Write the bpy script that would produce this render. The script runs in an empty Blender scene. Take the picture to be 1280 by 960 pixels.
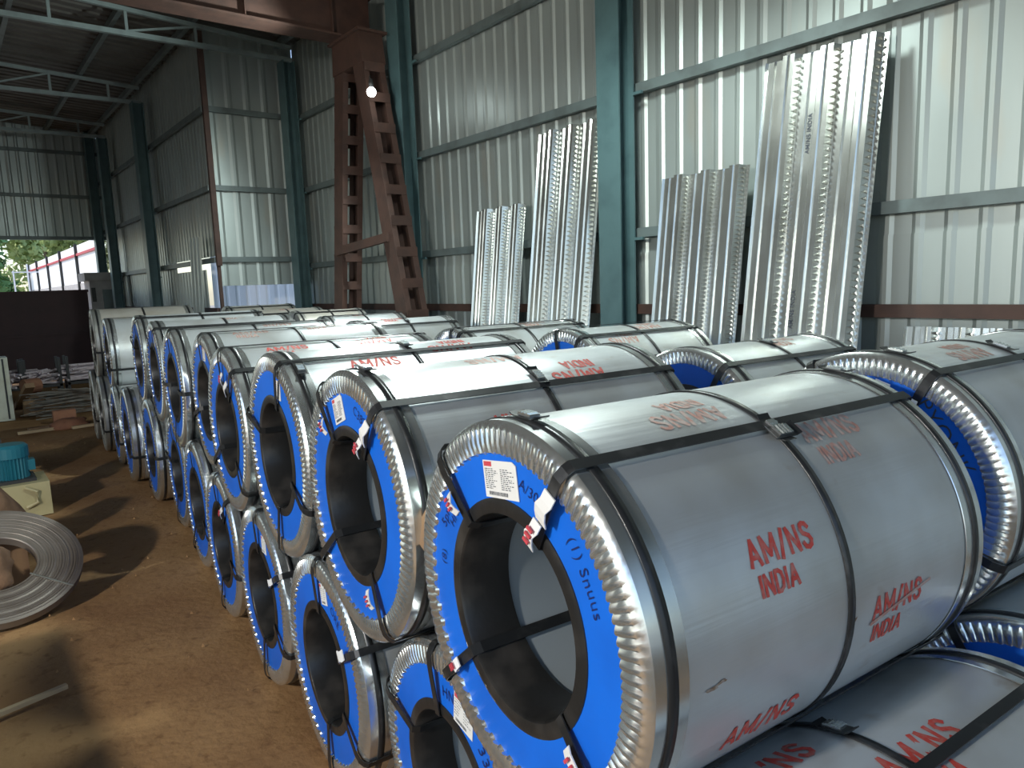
import bpy, math, random
from mathutils import Vector, Matrix
random.seed(7)
sc = bpy.context.scene
C = sc.collection
PI = math.pi

# ------------------------------------------------------------------ camera
CAMH = 2.006
cam_d = bpy.data.cameras.new('camera'); cam_d.sensor_width = 36.0; cam_d.lens = 900.0/1280*36
cam_d.clip_start = 0.05; cam_d.clip_end = 300
cam = bpy.data.objects.new('camera', cam_d); C.objects.link(cam)
cam.matrix_world = Matrix(((0.7828102, 0.11418301, -0.61169471, 0), (-0.62124931, 0.08739022, -0.77872476, 0),
                           (-0.035461, 0.9896086, 0.13934608, CAMH), (0, 0, 0, 1)))
sc.camera = cam
# ------------------------------------------------------------------ world, lights, exposure
sc.view_settings.view_transform = 'Standard'; sc.view_settings.look = 'None'
sc.view_settings.gamma = 1; sc.view_settings.use_curve_mapping = False
sc.view_settings.exposure = 0.42
w = bpy.data.worlds.new('world'); sc.world = w; w.use_nodes = True
wn = w.node_tree.nodes; wl = w.node_tree.links
sky = wn.new('ShaderNodeTexSky'); sky.sky_type = 'NISHITA'; sky.sun_disc = False
sky.sun_elevation = math.radians(55); sky.sun_rotation = math.radians(-70); sky.air_density = 1.0; sky.dust_density = 1.0
wl.new(sky.outputs[0], wn['Background'].inputs[0]); wn['Background'].inputs[1].default_value = 0.22

def lamp(name, kind, loc, power, color, size=0.2, target=None, spot=None, blend=.6):
    d = bpy.data.lights.new(name, kind); d.energy = power; d.color = color
    if kind == 'AREA': d.shape = 'DISK'; d.size = size
    elif kind in ('POINT', 'SPOT'): d.shadow_soft_size = size
    if spot: d.spot_size = math.radians(spot); d.spot_blend = blend
    o = bpy.data.objects.new(name, d); C.objects.link(o); o.location = loc
    if target is not None:
        o.rotation_euler = (Vector(target)-Vector(loc)).to_track_quat('-Z', 'Y').to_euler()
    return o
sun = bpy.data.lights.new('sun', 'SUN'); sun.energy = 3.2; sun.angle = math.radians(.6); sun.color = (1, .96, .90)
so = bpy.data.objects.new('sun', sun); C.objects.link(so); so.rotation_euler = Vector((1, -.35, -1.55)).to_track_quat('-Z', 'Y').to_euler()
lamp('wall_floodlight', 'SPOT', (3.15, 3.5, 4.65), 340, (0.88, 1.0, 0.95), 0.25, (2.8, 4.0, 0), 166)
lamp('yard_lamp', 'SPOT', (-4.6, 1.3, 3.4), 900, (1.0, 0.94, 0.84), 0.14, (1.2, 3.9, 0.4), 88, .3)

# ------------------------------------------------------------------ helpers
class MB:
    def __init__(s): s.v = []; s.f = []
    def add(s, vs, fs):
        o = len(s.v); s.v += [tuple(v) for v in vs]; s.f += [tuple(i+o for i in f) for f in fs]; return s
    def box(s, x0, y0, z0, x1, y1, z1):
        return s.add([(x0,y0,z0),(x1,y0,z0),(x1,y1,z0),(x0,y1,z0),(x0,y0,z1),(x1,y0,z1),(x1,y1,z1),(x0,y1,z1)],
                     [(0,3,2,1),(4,5,6,7),(0,1,5,4),(1,2,6,5),(2,3,7,6),(3,0,4,7)])
    def bar(s, a, b, wx, wy, up=(0,0,1)):
        a = Vector(a); b = Vector(b); d = (b-a).normalized(); up = Vector(up)
        if abs(d.dot(up)) > .99: up = Vector((1,0,0))
        u = d.cross(up).normalized(); v = u.cross(d).normalized()
        vs = []
        for p in (a, b):
            for sx, sy in ((-1,-1),(1,-1),(1,1),(-1,1)): vs.append(p+u*(sx*wx/2)+v*(sy*wy/2))
        return s.add(vs, [(0,3,2,1),(4,5,6,7),(0,1,5,4),(1,2,6,5),(2,3,7,6),(3,0,4,7)])
    def tube(s, pts, r, n=8, cap=True):
        pts = [Vector(p) for p in pts]; rings = []
        for i, p in enumerate(pts):
            d = (pts[min(i+1, len(pts)-1)]-pts[max(i-1, 0)]).normalized()
            up = Vector((0,0,1)) if abs(d.z) < .95 else Vector((1,0,0))
            u = d.cross(up).normalized(); v = u.cross(d)
            rr = r[i] if isinstance(r, (list, tuple)) else r
            rings.append([p+u*(rr*math.cos(2*PI*k/n))+v*(rr*math.sin(2*PI*k/n)) for k in range(n)])
        vs = [q for ring in rings for q in ring]; fs = []
        for i in range(len(pts)-1):
            for k in range(n):
                fs.append((i*n+k, i*n+(k+1) % n, (i+1)*n+(k+1) % n, (i+1)*n+k))
        if cap: fs.append(tuple(range(n-1, -1, -1))); fs.append(tuple((len(pts)-1)*n+k for k in range(n)))
        return s.add(vs, fs)
    def rev(s, prof, n, closed=False):
        """profile [(x, r)] revolved round the local X axis"""
        m = len(prof); vs = []; fs = []
        for k in range(n):
            a = 2*PI*k/n
            for x, r in prof: vs.append((x, r*math.cos(a), r*math.sin(a)))
        for k in range(n):
            k2 = (k+1) % n
            for i in range(m if closed else m-1):
                j = (i+1) % m
                fs.append((k*m+i, k2*m+i, k2*m+j, k*m+j))
        return s.add(vs, fs)
    def mesh(s, name, mat, smooth=False):
        me = bpy.data.meshes.new(name); me.from_pydata(s.v, [], s.f); me.update()
        if mat: me.materials.append(mat)
        if smooth: me.shade_smooth()
        return me
    def build(s, name, mat, parent=None, smooth=False):
        return link(name, s.mesh(name, mat, smooth), parent)
def link(name, me, parent=None, loc=None, rot=None):
    o = bpy.data.objects.new(name, me); C.objects.link(o)
    if parent is not None: o.parent = parent
    if loc is not None: o.location = loc
    if rot is not None: o.rotation_euler = rot
    return o
def tag(o, label=None, cat=None, group=None, kind=None):
    if label: o['label'] = label
    if cat: o['category'] = cat
    if group: o['group'] = group
    if kind: o['kind'] = kind
    return o
def empty(name, loc=(0,0,0), rz=0):
    o = bpy.data.objects.new(name, None); C.objects.link(o); o.location = loc; o.rotation_euler = (0,0,rz)
    o.empty_display_size = .1
    return o
def sharp_smooth(o, ang=35):
    me = o.data; me.shade_smooth(); me.set_sharp_from_angle(angle=math.radians(ang))

# ------------------------------------------------------------------ materials
def mat(name, col, rough=.5, metal=0.0, noise=None, bump=None, coat=0, spec=None, mix2=None, rough_var=0):
    """noise=(scale, colour2, contrast_lo, contrast_hi, stretch xyz)  bump=(scale, strength, stretch)"""
    m = bpy.data.materials.new(name); m.use_nodes = True; nt = m.node_tree; n = nt.nodes; l = nt.links
    b = n['Principled BSDF']; b.inputs['Base Color'].default_value = (*col, 1); b.inputs['Roughness'].default_value = rough
    b.inputs['Metallic'].default_value = metal
    if spec is not None: b.inputs['Specular IOR Level'].default_value = spec
    if coat: b.inputs['Coat Weight'].default_value = coat
    tc = n.new('ShaderNodeTexCoord')
    def nz(scale, st, detail=4):
        mp = n.new('ShaderNodeMapping'); mp.inputs['Scale'].default_value = st; l.new(tc.outputs['Object'], mp.inputs[0])
        t = n.new('ShaderNodeTexNoise'); t.inputs['Scale'].default_value = scale; t.inputs['Detail'].default_value = detail
        l.new(mp.outputs[0], t.inputs['Vector']); return t
    last = None
    for nn in ([noise] if noise else [])+([mix2] if mix2 else []):
        sc_, c2, lo, hi, st = nn
        t = nz(sc_, st); r = n.new('ShaderNodeMapRange'); r.inputs[1].default_value = lo; r.inputs[2].default_value = hi
        l.new(t.outputs[0], r.inputs[0])
        mx = n.new('ShaderNodeMix'); mx.data_type = 'RGBA'
        if last: l.new(last, mx.inputs[6])
        else: mx.inputs[6].default_value = (*col, 1)
        mx.inputs[7].default_value = (*c2, 1); l.new(r.outputs[0], mx.inputs[0]); last = mx.outputs[2]
    if last: l.new(last, b.inputs['Base Color'])
    if rough_var:
        t = nz(3.0, (1,1,1)); r = n.new('ShaderNodeMapRange'); r.inputs[3].default_value = rough-rough_var; r.inputs[4].default_value = rough+rough_var
        l.new(t.outputs[0], r.inputs[0]); l.new(r.outputs[0], b.inputs['Roughness'])
    if bump:
        bn = n.new('ShaderNodeBump'); bn.inputs['Strength'].default_value = bump[1]; bn.inputs['Distance'].default_value = .01
        t = nz(bump[0], bump[2]); l.new(t.outputs[0], bn.inputs['Height']); l.new(bn.outputs[0], b.inputs['Normal'])
    return m
M = {}
M['wrap'] = mat('coil_wrap', (.66,.70,.715), .36, .55, noise=(2.2, (.47,.47,.44), .45, .75, (1,1,1)), mix2=(5, (.36,.28,.20), .66, .86, (1,1.5,1.5)),
                bump=(26, .2, (.03,1,1)), rough_var=.10)
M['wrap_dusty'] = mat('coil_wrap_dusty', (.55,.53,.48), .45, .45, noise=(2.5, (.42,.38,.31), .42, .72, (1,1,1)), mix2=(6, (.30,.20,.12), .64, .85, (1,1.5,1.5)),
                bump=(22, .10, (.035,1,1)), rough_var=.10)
M['galv'] = mat('bright_galvanised', (.80,.84,.84), .22, .88, noise=(9, (.66,.69,.68), .4, .7, (1,1,1)), rough_var=.08)
M['deck'] = mat('deck_galvanised', (.70,.72,.69), .24, .9, noise=(5, (.56,.56,.52), .4, .7, (1,1,.3)), bump=(3, .35, (1,1,.5)), rough_var=.08)
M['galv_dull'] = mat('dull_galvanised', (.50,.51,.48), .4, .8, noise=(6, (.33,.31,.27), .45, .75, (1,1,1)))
M['blue'] = mat('blue_board', (.004,.145,.72), .45, 0, noise=(5, (.004,.12,.62), .4, .7, (1,1,1)))
M['black_ring'] = mat('black_edge_tape', (.018,.018,.018), .35, 0, noise=(7, (.06,.055,.05), .5, .8, (1,1,1)), bump=(14, .25, (1,1,1)))
M['strap'] = mat('steel_strap', (.028,.030,.032), .34, .35, noise=(12, (.10,.10,.10), .55, .8, (1,1,1)))
M['bore'] = mat('bore_liner', (.40,.46,.50), .5, .35)
M['bore_dark'] = mat('bore_liner_dark', (.07,.07,.07), .5, .2)
M['red'] = mat('red_stencil_ink', (.55,.06,.045), .6, 0, noise=(60, (.50,.18,.15), .45, .7, (1,1,1)))
M['red_faded'] = mat('faded_stencil_ink', (.50,.26,.21), .55, .2, noise=(50, (.55,.45,.41), .4, .62, (1,1,1)))
M['smudge'] = mat('rust_mark', (.22,.13,.07), .8, 0, noise=(60, (.40,.34,.29), .4, .6, (1,1,1)))
M['paper'] = mat('label_paper', (.78,.78,.76), .6)
M['ink'] = mat('label_ink', (.05,.06,.08), .6)
M['marker'] = mat('marker_ink', (.01,.02,.12), .5)
M['tag_red'] = mat('tag_red', (.60,.07,.09), .5)
M['wall'] = mat('wall_sheet', (.42,.475,.46), .42, .55, noise=(1.4, (.36,.405,.395), .4, .7, (1,1,.3)), mix2=(2.5, (.42,.36,.28), .62, .95, (1,1,.25)), rough_var=.08)
M['roof'] = mat('roof_sheet', (.12,.115,.105), .6, .3, noise=(2, (.08,.07,.06), .4, .7, (1,1,1)))
M['paint'] = mat('teal_grey_paint', (.085,.155,.165), .45, .1, noise=(4, (.06,.11,.12), .45, .75, (1,1,1)))
M['girt'] = mat('grey_green_girt', (.15,.19,.19), .5, .2, noise=(5, (.10,.12,.12), .45, .75, (1,1,1)))
M['truss'] = mat('pale_truss_paint', (.24,.30,.30), .5, .1, noise=(5, (.17,.2,.2), .45, .75, (1,1,1)))
M['rust'] = mat('red_oxide', (.075,.038,.028), .65, .0, noise=(6, (.050,.027,.021), .4, .7, (1,1,1)), bump=(20, .2, (1,1,1)))
M['soil'] = mat('earth_floor', (.38,.23,.108), .95, 0, noise=(1.1, (.27,.150,.070), .38, .66, (1,1,1)), mix2=(16, (.21,.115,.055), .55, .8, (1,1,1)), bump=(24, .8, (1,1,1)), spec=.1)
M['yard'] = mat('yard_ground', (.30,.285,.26), .95, 0, noise=(.5, (.24,.22,.19), .4, .7, (1,1,1)))
M['concrete'] = mat('concrete', (.42,.40,.39), .85, 0, noise=(5, (.33,.31,.30), .4, .7, (1,1,1)))
M['white_sheet'] = mat('white_fence_sheet', (.90,.91,.94), .5)
M['red_rail'] = mat('red_rail', (.45,.05,.07), .5)
M['dark_steel'] = mat('dark_steel', (.05,.05,.05), .5, .4)
M['maroon'] = mat('maroon_gate', (.042,.012,.013), .6, .0, noise=(3, (.030,.008,.009), .4, .7, (1,1,1)))
M['cream'] = mat('cream_enamel', (.62,.62,.50), .45, 0, noise=(4, (.50,.47,.35), .5, .8, (1,1,1)))
M['pedestal'] = mat('shaded_cream_paint', (.42,.37,.20), .55, 0, noise=(4, (.33,.28,.15), .5, .8, (1,1,1)))  # cream of the motor base, its shade put into a darker yellow
M['teal'] = mat('teal_enamel', (.02,.15,.20), .35, .1)
M['sack'] = mat('brown_sacking', (.26,.15,.085), .9, 0, noise=(9, (.18,.10,.055), .4, .7, (1,1,1)), bump=(60, .4, (1,1,1)))
M['bare_steel'] = mat('bare_steel_edges', (.25,.22,.19), .5, .5, noise=(3, (.17,.14,.115), .4, .7, (1,1,1)), bump=(5, .1, (1,1,1)))
M['timber'] = mat('timber', (.30,.19,.10), .8, 0, noise=(8, (.20,.12,.07), .4, .7, (1,1,.2)))
M['pale_wood'] = mat('pale_wood', (.55,.42,.25), .75, 0, noise=(8, (.40,.30,.18), .4, .7, (.2,1,1)))
M['rebar'] = mat('rebar', (.26,.25,.22), .55, .4, noise=(8, (.17,.13,.10), .4, .7, (1,1,1)))
M['rebar_pale'] = mat('pale_rods', (.80,.70,.73), .6, .0, noise=(8, (.62,.52,.54), .4, .7, (1,1,1)))
M['leaf'] = [mat('leaf_green', (.14,.28,.09), .6), mat('leaf_light', (.38,.46,.16), .6), mat('leaf_dull', (.28,.30,.15), .6)]
M['bark'] = mat('bark', (.17,.13,.09), .9)
M['brick'] = mat('brick', (.30,.14,.08), .9, 0, noise=(9, (.22,.10,.06), .4, .7, (1,1,1)))
M['lamp_white'] = mat('lamp_housing', (.6,.6,.6), .4)
m = bpy.data.materials.new('lamp_glow'); m.use_nodes = True; nb = m.node_tree.nodes['Principled BSDF']
nb.inputs['Emission Color'].default_value = (.92,1,.98,1); nb.inputs['Emission Strength'].default_value = 40; M['glow'] = m

# ------------------------------------------------------------------ coil-yard frame (the stack stands 4.9 degrees off the wall line)
TH = math.radians(4.9)
def yard(x, y, z=0): return (x*math.cos(TH)+y*math.sin(TH), -x*math.sin(TH)+y*math.cos(TH), z)

# ------------------------------------------------------------------ floor
WX = 5.2; BAY = 12.42; IX = 3.72; FY = 22.0
g = MB(); nx, ny = 110, 190; x0, x1, y0, y1 = -9.5, 5.6, -6.0, 22.3
from mathutils import noise as mnoise
for j in range(ny+1):
    for i in range(nx+1):
        x = x0+(x1-x0)*i/nx; y = y0+(y1-y0)*j/ny
        z = .020*mnoise.noise((x*1.1, y*1.1, 3))+.010*mnoise.noise((x*4, y*4, 8))
        g.v.append((x, y, z-.024))
for j in range(ny):
    for i in range(nx):
        a = j*(nx+1)+i; g.f.append((a, a+1, a+nx+2, a+nx+1))
tag(g.build('floor', M['soil'], smooth=True), kind='structure')
og = MB().box(-70, -60, -.35, 90, 130, -.06)
tag(og.build('floor_yard', M['yard']), kind='structure')

# ------------------------------------------------------------------ corrugated sheet walls
def sheet_mesh(width, height, n=5, depth=.014, name='wall_sheet', m='wall'):
    """lies in local Y (width) / Z (height); ribs point to -X"""
    b = MB(); p = width/n; prof = []
    for i in range(n):
        o = i*p
        prof += [(0, o), (0, o+p*.58), (-depth, o+p*.72), (-depth, o+p*.86)]
    prof.append((0, width+.02))
    for z in (0, height):
        for x, y in prof: b.v.append((x, y, z))
    k = len(prof)
    for i in range(k-1): b.f.append((i, i+k, i+k+1, i+1))
    return b.mesh(name, M[m])
def sheets(parent, axis, fixed, a0, a1, tiers, m='wall', dep=.014, flip=False):
    """axis 'y': wall in the YZ plane at X=fixed seen from -X; axis 'x': wall in the XZ plane at Y=fixed seen from -Y"""
    n = max(1, round((a1-a0)/1.0)); wdt = (a1-a0)/n
    for ti, (za, zb) in enumerate(tiers):
        me = sheet_mesh(wdt, zb-za, 5, dep, m=m)
        for i in range(n):
            off = .004*(i % 2)+.010*ti
            if axis == 'y': link('wall_sheet', me, parent, (fixed-off, a0+i*wdt, za))
            else: link('wall_sheet', me, parent, (a1-i*wdt, fixed-off, za), (0, 0, PI/2))
def girt(parent, a, b, m='girt', hgt=.085, dep=.055):
    q = MB().bar(a, b, dep, hgt)
    return q.build('girt', M[m], parent)
GZ = (2.42, 3.69, 4.88)
wr = empty('wall_right'); tag(wr, kind='structure')
sheets(wr, 'y', WX+.03, -5.6, BAY, [(2.16, 6.22), (0.0, 2.24)])
for z in GZ: girt(wr, (WX-.05, -5.6, z), (WX-.05, BAY-.06, z))
girt(wr, (WX-.05, -5.6, 1.72), (WX-.05, BAY-.06, 1.72), 'rust', .09, .05)
wj = empty('wall_return'); tag(wj, kind='structure')
sheets(wj, 'x', BAY+.03, IX+.02, WX+.02, [(2.12, 6.32)])
for z in (2.55, 3.70, 4.93): girt(wj, (IX, BAY-.05, z), (WX-.1, BAY-.05, z))
MB().box(IX-.06, BAY-.08, 2.45, IX+.02, BAY, 6.1).build('corner_angle', M['rust'], wj)
MB().bar((IX-.02, BAY, 0), (IX-.02, BAY, 2.5), .05, .05).build('corner_post', M['rust'], wj)
wi = empty('wall_inner'); tag(wi, kind='structure')
sheets(wi, 'y', IX+.03, BAY, FY, [(2.62, 6.34)])
sheets(wi, 'y', IX+.05, BAY+.95, BAY+2.9, [(0, 2.42)]); sheets(wi, 'y', IX+.05, BAY+2.9, FY, [(0, 2.63)])
for z in (2.55, 3.70, 4.93): girt(wi, (IX-.05, BAY, z), (IX-.05, FY, z))
girt(wi, (IX-.05, BAY+.1, 1.72), (IX-.05, FY, 1.72), 'rust', .08, .05)
wf = empty('wall_far'); tag(wf, kind='structure')
sheets(wf, 'x', FY, -9.3, IX, [(3.5, 6.9)])
for z in (3.55, 4.6, 5.7): girt(wf, (-9.3, FY-.05, z), (IX, FY-.05, z))
wl_ = empty('wall_left'); tag(wl_, kind='structure')
sheets(wl_, 'y', -9.3, 7.0, FY, [(0, 6.0)])
# white wall seen through the gap outside the return wall
ow = empty('boundary_wall', (0, 14.6, 0)); tag(ow, 'white sheeted boundary wall seen through the gap under the return wall', 'wall')
for i in range(5):
    me = sheet_mesh(1.2, 2.9, 6, .02, 'panel', 'white_sheet') if i == 0 else me
    link('panel', me, ow, (IX+.5+1.2*(i+1), 0, 0), (0, 0, PI/2))

# ------------------------------------------------------------------ roof, lattice rafters, columns
def roofz(x): return 6.14+.055*(WX-x) if x > -2 else 6.14+.055*(WX+2)-.055*(-2-x)
ce = empty('ceiling'); tag(ce, kind='structure')
def roof_piece(xa, xb, ya, yb):
    b = MB(); n = int((yb-ya)/.25); prof = []
    for i in range(n):
        o = ya+i*(yb-ya)/n; p = (yb-ya)/n
        prof += [(o, 0), (o+p*.6, 0), (o+p*.72, .03), (o+p*.9, .03)]
    prof.append((yb, 0))
    for x in (xa, xb):
        for y, z in prof: b.v.append((x, y, roofz(x)+z))
    k = len(prof)
    for i in range(k-1): b.f.append((i, i+1, i+k+1, i+k))
    b.build('roof_sheet', M['roof'], ce)
yy = -6.0
while yy < FY:
    ye = min(yy+1.0, FY+.1)
    if yy < BAY < ye: ye = BAY+.12
    xe = WX+.25 if yy < BAY else IX+.25
    roof_piece(-2, xe, yy, ye); roof_piece(-9.5, -2, yy, ye); yy = ye
for x in (-8.5, -7, -5.5, -4, -2.6, -1.4, 0, 1.3, 2.6, 3.55):
    z = roofz(x)-.06
    MB().box(x-.035, -6, z-.05, x+.035, FY, z+.05).build('purlin', M['girt'], ce)
for x in (4.95,):
    z = roofz(x)-.06
    MB().box(x-.035, -6, z-.05, x+.035, BAY, z+.05).build('purlin', M['girt'], ce)
ORD = ['first','second','third','fourth','fifth','sixth','seventh','eighth','ninth','tenth','eleventh','twelfth','thirteenth','fourteenth']
def rafter(y, xe, label):
    t = empty('lattice_rafter', (0, y, 0)); tag(t, label, 'truss', 'lattice rafters under the roof')
    zt = lambda x: roofz(x)-.15
    MB().box(-9.3, -.035, 5.76, xe, .035, 5.83).build('bottom_chord', M['truss'], t)
    MB().bar((-2, 0, zt(-2)), (xe, 0, zt(xe)), .06, .06).build('top_chord', M['truss'], t)
    MB().bar((-9.3, 0, zt(-9.3)), (-2, 0, zt(-2)), .06, .06).build('top_chord', M['truss'], t)
    xs = []; x = xe-.55
    while x > -9: xs.append(x); x -= .96
    for i, x in enumerate(xs):
        MB().box(x-.02, -.02, 5.82, x+.02, .02, zt(x)).build('vertical', M['truss'], t)
        if i % 2 == 1 and i+1 < len(xs):
            MB().bar((x, 0, zt(x)-.02), (xs[i+1], 0, 5.83), .03, .03).build('diagonal', M['truss'], t)
for y, xe, nm in ((12.1, WX-.12, 'pale lattice rafter crossing above the return wall corner'),
              (16.2, IX-.12, 'dark lattice rafter, next behind the return wall corner'),
              (20.0, IX-.12, 'dark lattice rafter nearest the far end wall'),
              (8.45, WX-.12, 'lattice rafter over the gantry leg'), (4.7, WX-.12, 'lattice rafter over the leaning deck sheets'), (.95, WX-.12, 'lattice rafter closest to the camera')):
    rafter(y, xe, nm)
def column(x, y, ztop, label, wd=.27, dp=.2):
    c = empty('steel_column', (x, y, 0)); tag(c, label, 'column', 'steel wall columns')
    b = MB(); b.box(-dp/2, -wd/2, 0, -dp/2+.016, wd/2, ztop); b.box(dp/2-.016, -wd/2, 0, dp/2, wd/2, ztop); b.box(-dp/2+.016, -.008, 0, dp/2-.016, .008, ztop)
    b.build('shaft', M['paint'], c)
    MB().box(-dp/2-.05, -wd/2-.05, -.02, dp/2+.05, wd/2+.05, .02).build('base_plate', M['paint'], c)
    for z in GZ:
        MB().box(dp/2-.02, -wd/2-.1, z-.07, dp/2+.006, -wd/2-.0005, z-.045).build('cleat', M['paint'], c)
column(4.98, 4.69, 6.0, 'teal grey wall column between the two pairs of leaning deck sheets')
column(4.98, 8.42, 6.0, 'dark wall column just behind the brown gantry leg')
column(4.98, 12.12, 5.76, 'teal wall column in the corner of the return wall')
column(3.50, 16.1, 5.76, 'dark blue column on the inner wall, nearest the loose sheet')
column(3.50, 20.0, 5.76, 'dark column on the inner wall beside the grey kiosk')
column(3.50, 21.75, 6.2, 'black column at the end of the inner wall, against the far wall')
for y in (.95, -2.8): column(4.98, y, 6.0, 'wall column to the right of the view, %s' % ('nearer the deck sheets' if y > 0 else 'behind the camera'))

# ------------------------------------------------------------------ steel coils
def stencil(txt, size, m, bend, parent, name='stencil_print', bold=.012):
    """font outlines -> mesh -> points mapped by bend(u, v)"""
    cu = bpy.data.curves.new('t', 'FONT'); cu.body = txt; cu.size = size; cu.align_x = 'CENTER'; cu.align_y = 'CENTER'
    cu.offset = size*bold; cu.space_character = 1.06; cu.space_line = .86; cu.resolution_u = 3
    to = bpy.data.objects.new('t', cu); C.objects.link(to)
    me = bpy.data.meshes.new_from_object(to); bpy.data.objects.remove(to); bpy.data.curves.remove(cu)
    for v in me.vertices: v.co = bend(v.co.x, v.co.y)
    me.materials.clear(); me.materials.append(M[m]); me.update()
    return link(name, me, parent)
GLY = {'A': (.60, [[(0,0),(.30,1),(.60,0)], [(.12,.32),(.48,.32)]]), 'M': (.72, [[(0,0),(0,1),(.36,.22),(.72,1),(.72,0)]]), '/': (.34, [[(0,-.06),(.34,1.06)]]),
       'N': (.55, [[(0,0),(0,1),(.55,0),(.55,1)]]), 'I': (.0, [[(0,0),(0,1)]]),
       'S': (.53, [[(.52,.80),(.42,.95),(.25,1),(.1,.94),(.04,.76),(.12,.6),(.28,.52),(.44,.43),(.53,.26),(.46,.08),(.28,0),(.1,.05),(.0,.22)]]),
       'D': (.52, [[(0,1),(.24,1),(.46,.84),(.52,.5),(.46,.16),(.24,0),(0,0),(0,1)]])}
def stroke_text(mb, txt, h, u0, v0, thick, put):
    u = u0
    for ch in txt:
        if ch == ' ': u += .4*h; continue
        wd, lines = GLY[ch]
        for ln in lines:
            for (a, b), (c, d) in zip(ln, ln[1:]):
                p = Vector((u+a*h, v0+b*h)); q = Vector((u+c*h, v0+d*h)); t = (q-p).normalized(); n = Vector((-t.y, t.x))*thick*h/2; e = t*thick*h*.30
                mb.add([put(*(p-e-n)), put(*(q+e-n)), put(*(q+e+n)), put(*(p-e+n))], [(0, 1, 2, 3)])
        u += wd*h+.30*h
    return u
def text_on_body(coil, txt, size, xc, ang, R, flip=False, m='red', squeeze=.8):
    """bold stencilled letters laid round the body; xc, ang = middle of the print"""
    s = -1 if flip else 1; a0 = math.radians(ang); h = size*.68; b = MB()
    def put(u, v):
        a = a0-s*v/R
        return Vector((xc+s*u, (R+.0016)*math.cos(a), (R+.0016)*math.sin(a)))
    two = '\n' in txt; l1 = txt.split('\n')[0]
    if l1 == 'INDIA': stroke_text(b, 'INDIA', h*.82, -.07, -h*.4, .22, put)
    else: stroke_text(b, l1, h, -1.95*h, .012 if two else -h/2, .20, put)
    if two: stroke_text(b, 'INDIA', h*.80, -1.72*h, -.010-h*.80, .22, put)
    return b.build('stencil_print', M[m], coil)
def face_pt(xf, ang, r): a = math.radians(ang); return Vector((xf, r*math.cos(a), r*math.sin(a)))

RING = .272; BORE = .242
_cache = {}
def coil_meshes(R, L, lod, face):
    key = (round(R, 3), round(L, 2), lod, face)
    if key in _cache: return _cache[key]
    d = {}
    n = 128 if lod == 0 else 72
    # wrapped body: outer shell and bore, open through the eye
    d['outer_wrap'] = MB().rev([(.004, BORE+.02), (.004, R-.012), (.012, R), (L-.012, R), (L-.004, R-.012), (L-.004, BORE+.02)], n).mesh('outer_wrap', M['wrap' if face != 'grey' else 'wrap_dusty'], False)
    d['bore_lining'] = MB().rev([(.004, BORE), (.20, BORE-.002), (L-.20, BORE-.002), (L-.004, BORE)], 64).mesh('bore_lining', M['bore'], True)
    # pleated edge protector: leg along the body, rolled corner, pleated annulus on the face
    N = 116 if lod == 0 else (96 if lod == 1 else 72)
    S = 4
    bi = R*.835
    b = MB(); cols = N*S
    rad = [(.094, R+.002, 0), (.092, R+.004, 0), (.004, R+.005, 0), (-.004, R-.002, 0), (-.009, R-.014, .35), (-.009, R-.018-(R-.018-bi)*.5, 1.0), (-.006, bi+.004, 1.0), (.002, bi, .6)]
    m_ = len(rad)
    for k in range(cols):
        a = 2*PI*k/cols; ph = k % S
        amp = (-.001, .0052, .0066, .0046)[ph]
        for x, r, wgt in rad:
            rr = r + ((.004 if (k//S) % 2 else -.003) if r == bi else 0)
            aa = a+(.010*wgt if ph else 0)
            b.v.append((x-amp*wgt, rr*math.cos(aa), rr*math.sin(aa)))
    for k in range(cols):
        k2 = (k+1) % cols
        for i in range(m_-1): b.f.append((k*m_+i, k2*m_+i, k2*m_+i+1, k*m_+i+1))
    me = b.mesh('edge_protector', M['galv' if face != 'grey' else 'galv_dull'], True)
    me.set_sharp_from_angle(angle=math.radians(32))
    d['edge_protector'] = me
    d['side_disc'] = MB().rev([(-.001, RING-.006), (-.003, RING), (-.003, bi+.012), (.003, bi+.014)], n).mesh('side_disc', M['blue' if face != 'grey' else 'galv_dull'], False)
    d['eye_ring'] = MB().rev([(.006, RING+.004), (-.006, RING+.002), (-.009, RING-.010), (-.007, BORE-.003), (0, BORE-.007), (.14, BORE-.008), (.142, BORE-.001)], 72).mesh('eye_ring', M['black_ring'], True); d['eye_ring'].set_sharp_from_angle(angle=math.radians(30))
    _cache[key] = d
    return d
def hoop(x, R, wd=.024, th=.0035, n=96):
    return MB().rev([(x-wd/2, R), (x-wd/2, R+th), (x+wd/2, R+th), (x+wd/2, R)], n)
def ribbon(pts, nrm_side, wd, th):
    """flat strap along pts; nrm_side: unit vector across the strap"""
    b = MB(); s = Vector(nrm_side)*wd/2; k = len(pts)
    for i, p in enumerate(pts):
        p = Vector(p); d = (Vector(pts[(i+1) % k])-Vector(pts[i-1])).normalized(); nn = d.cross(Vector(nrm_side)).normalized()*th/2
        b.v += [p-s-nn, p+s-nn, p+s+nn, p-s+nn]
    for i in range(k):
        j = (i+1) % k
        for q in range(4): b.f.append((i*4+q, i*4+(q+1) % 4, j*4+(q+1) % 4, j*4+q))
    return b
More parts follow.
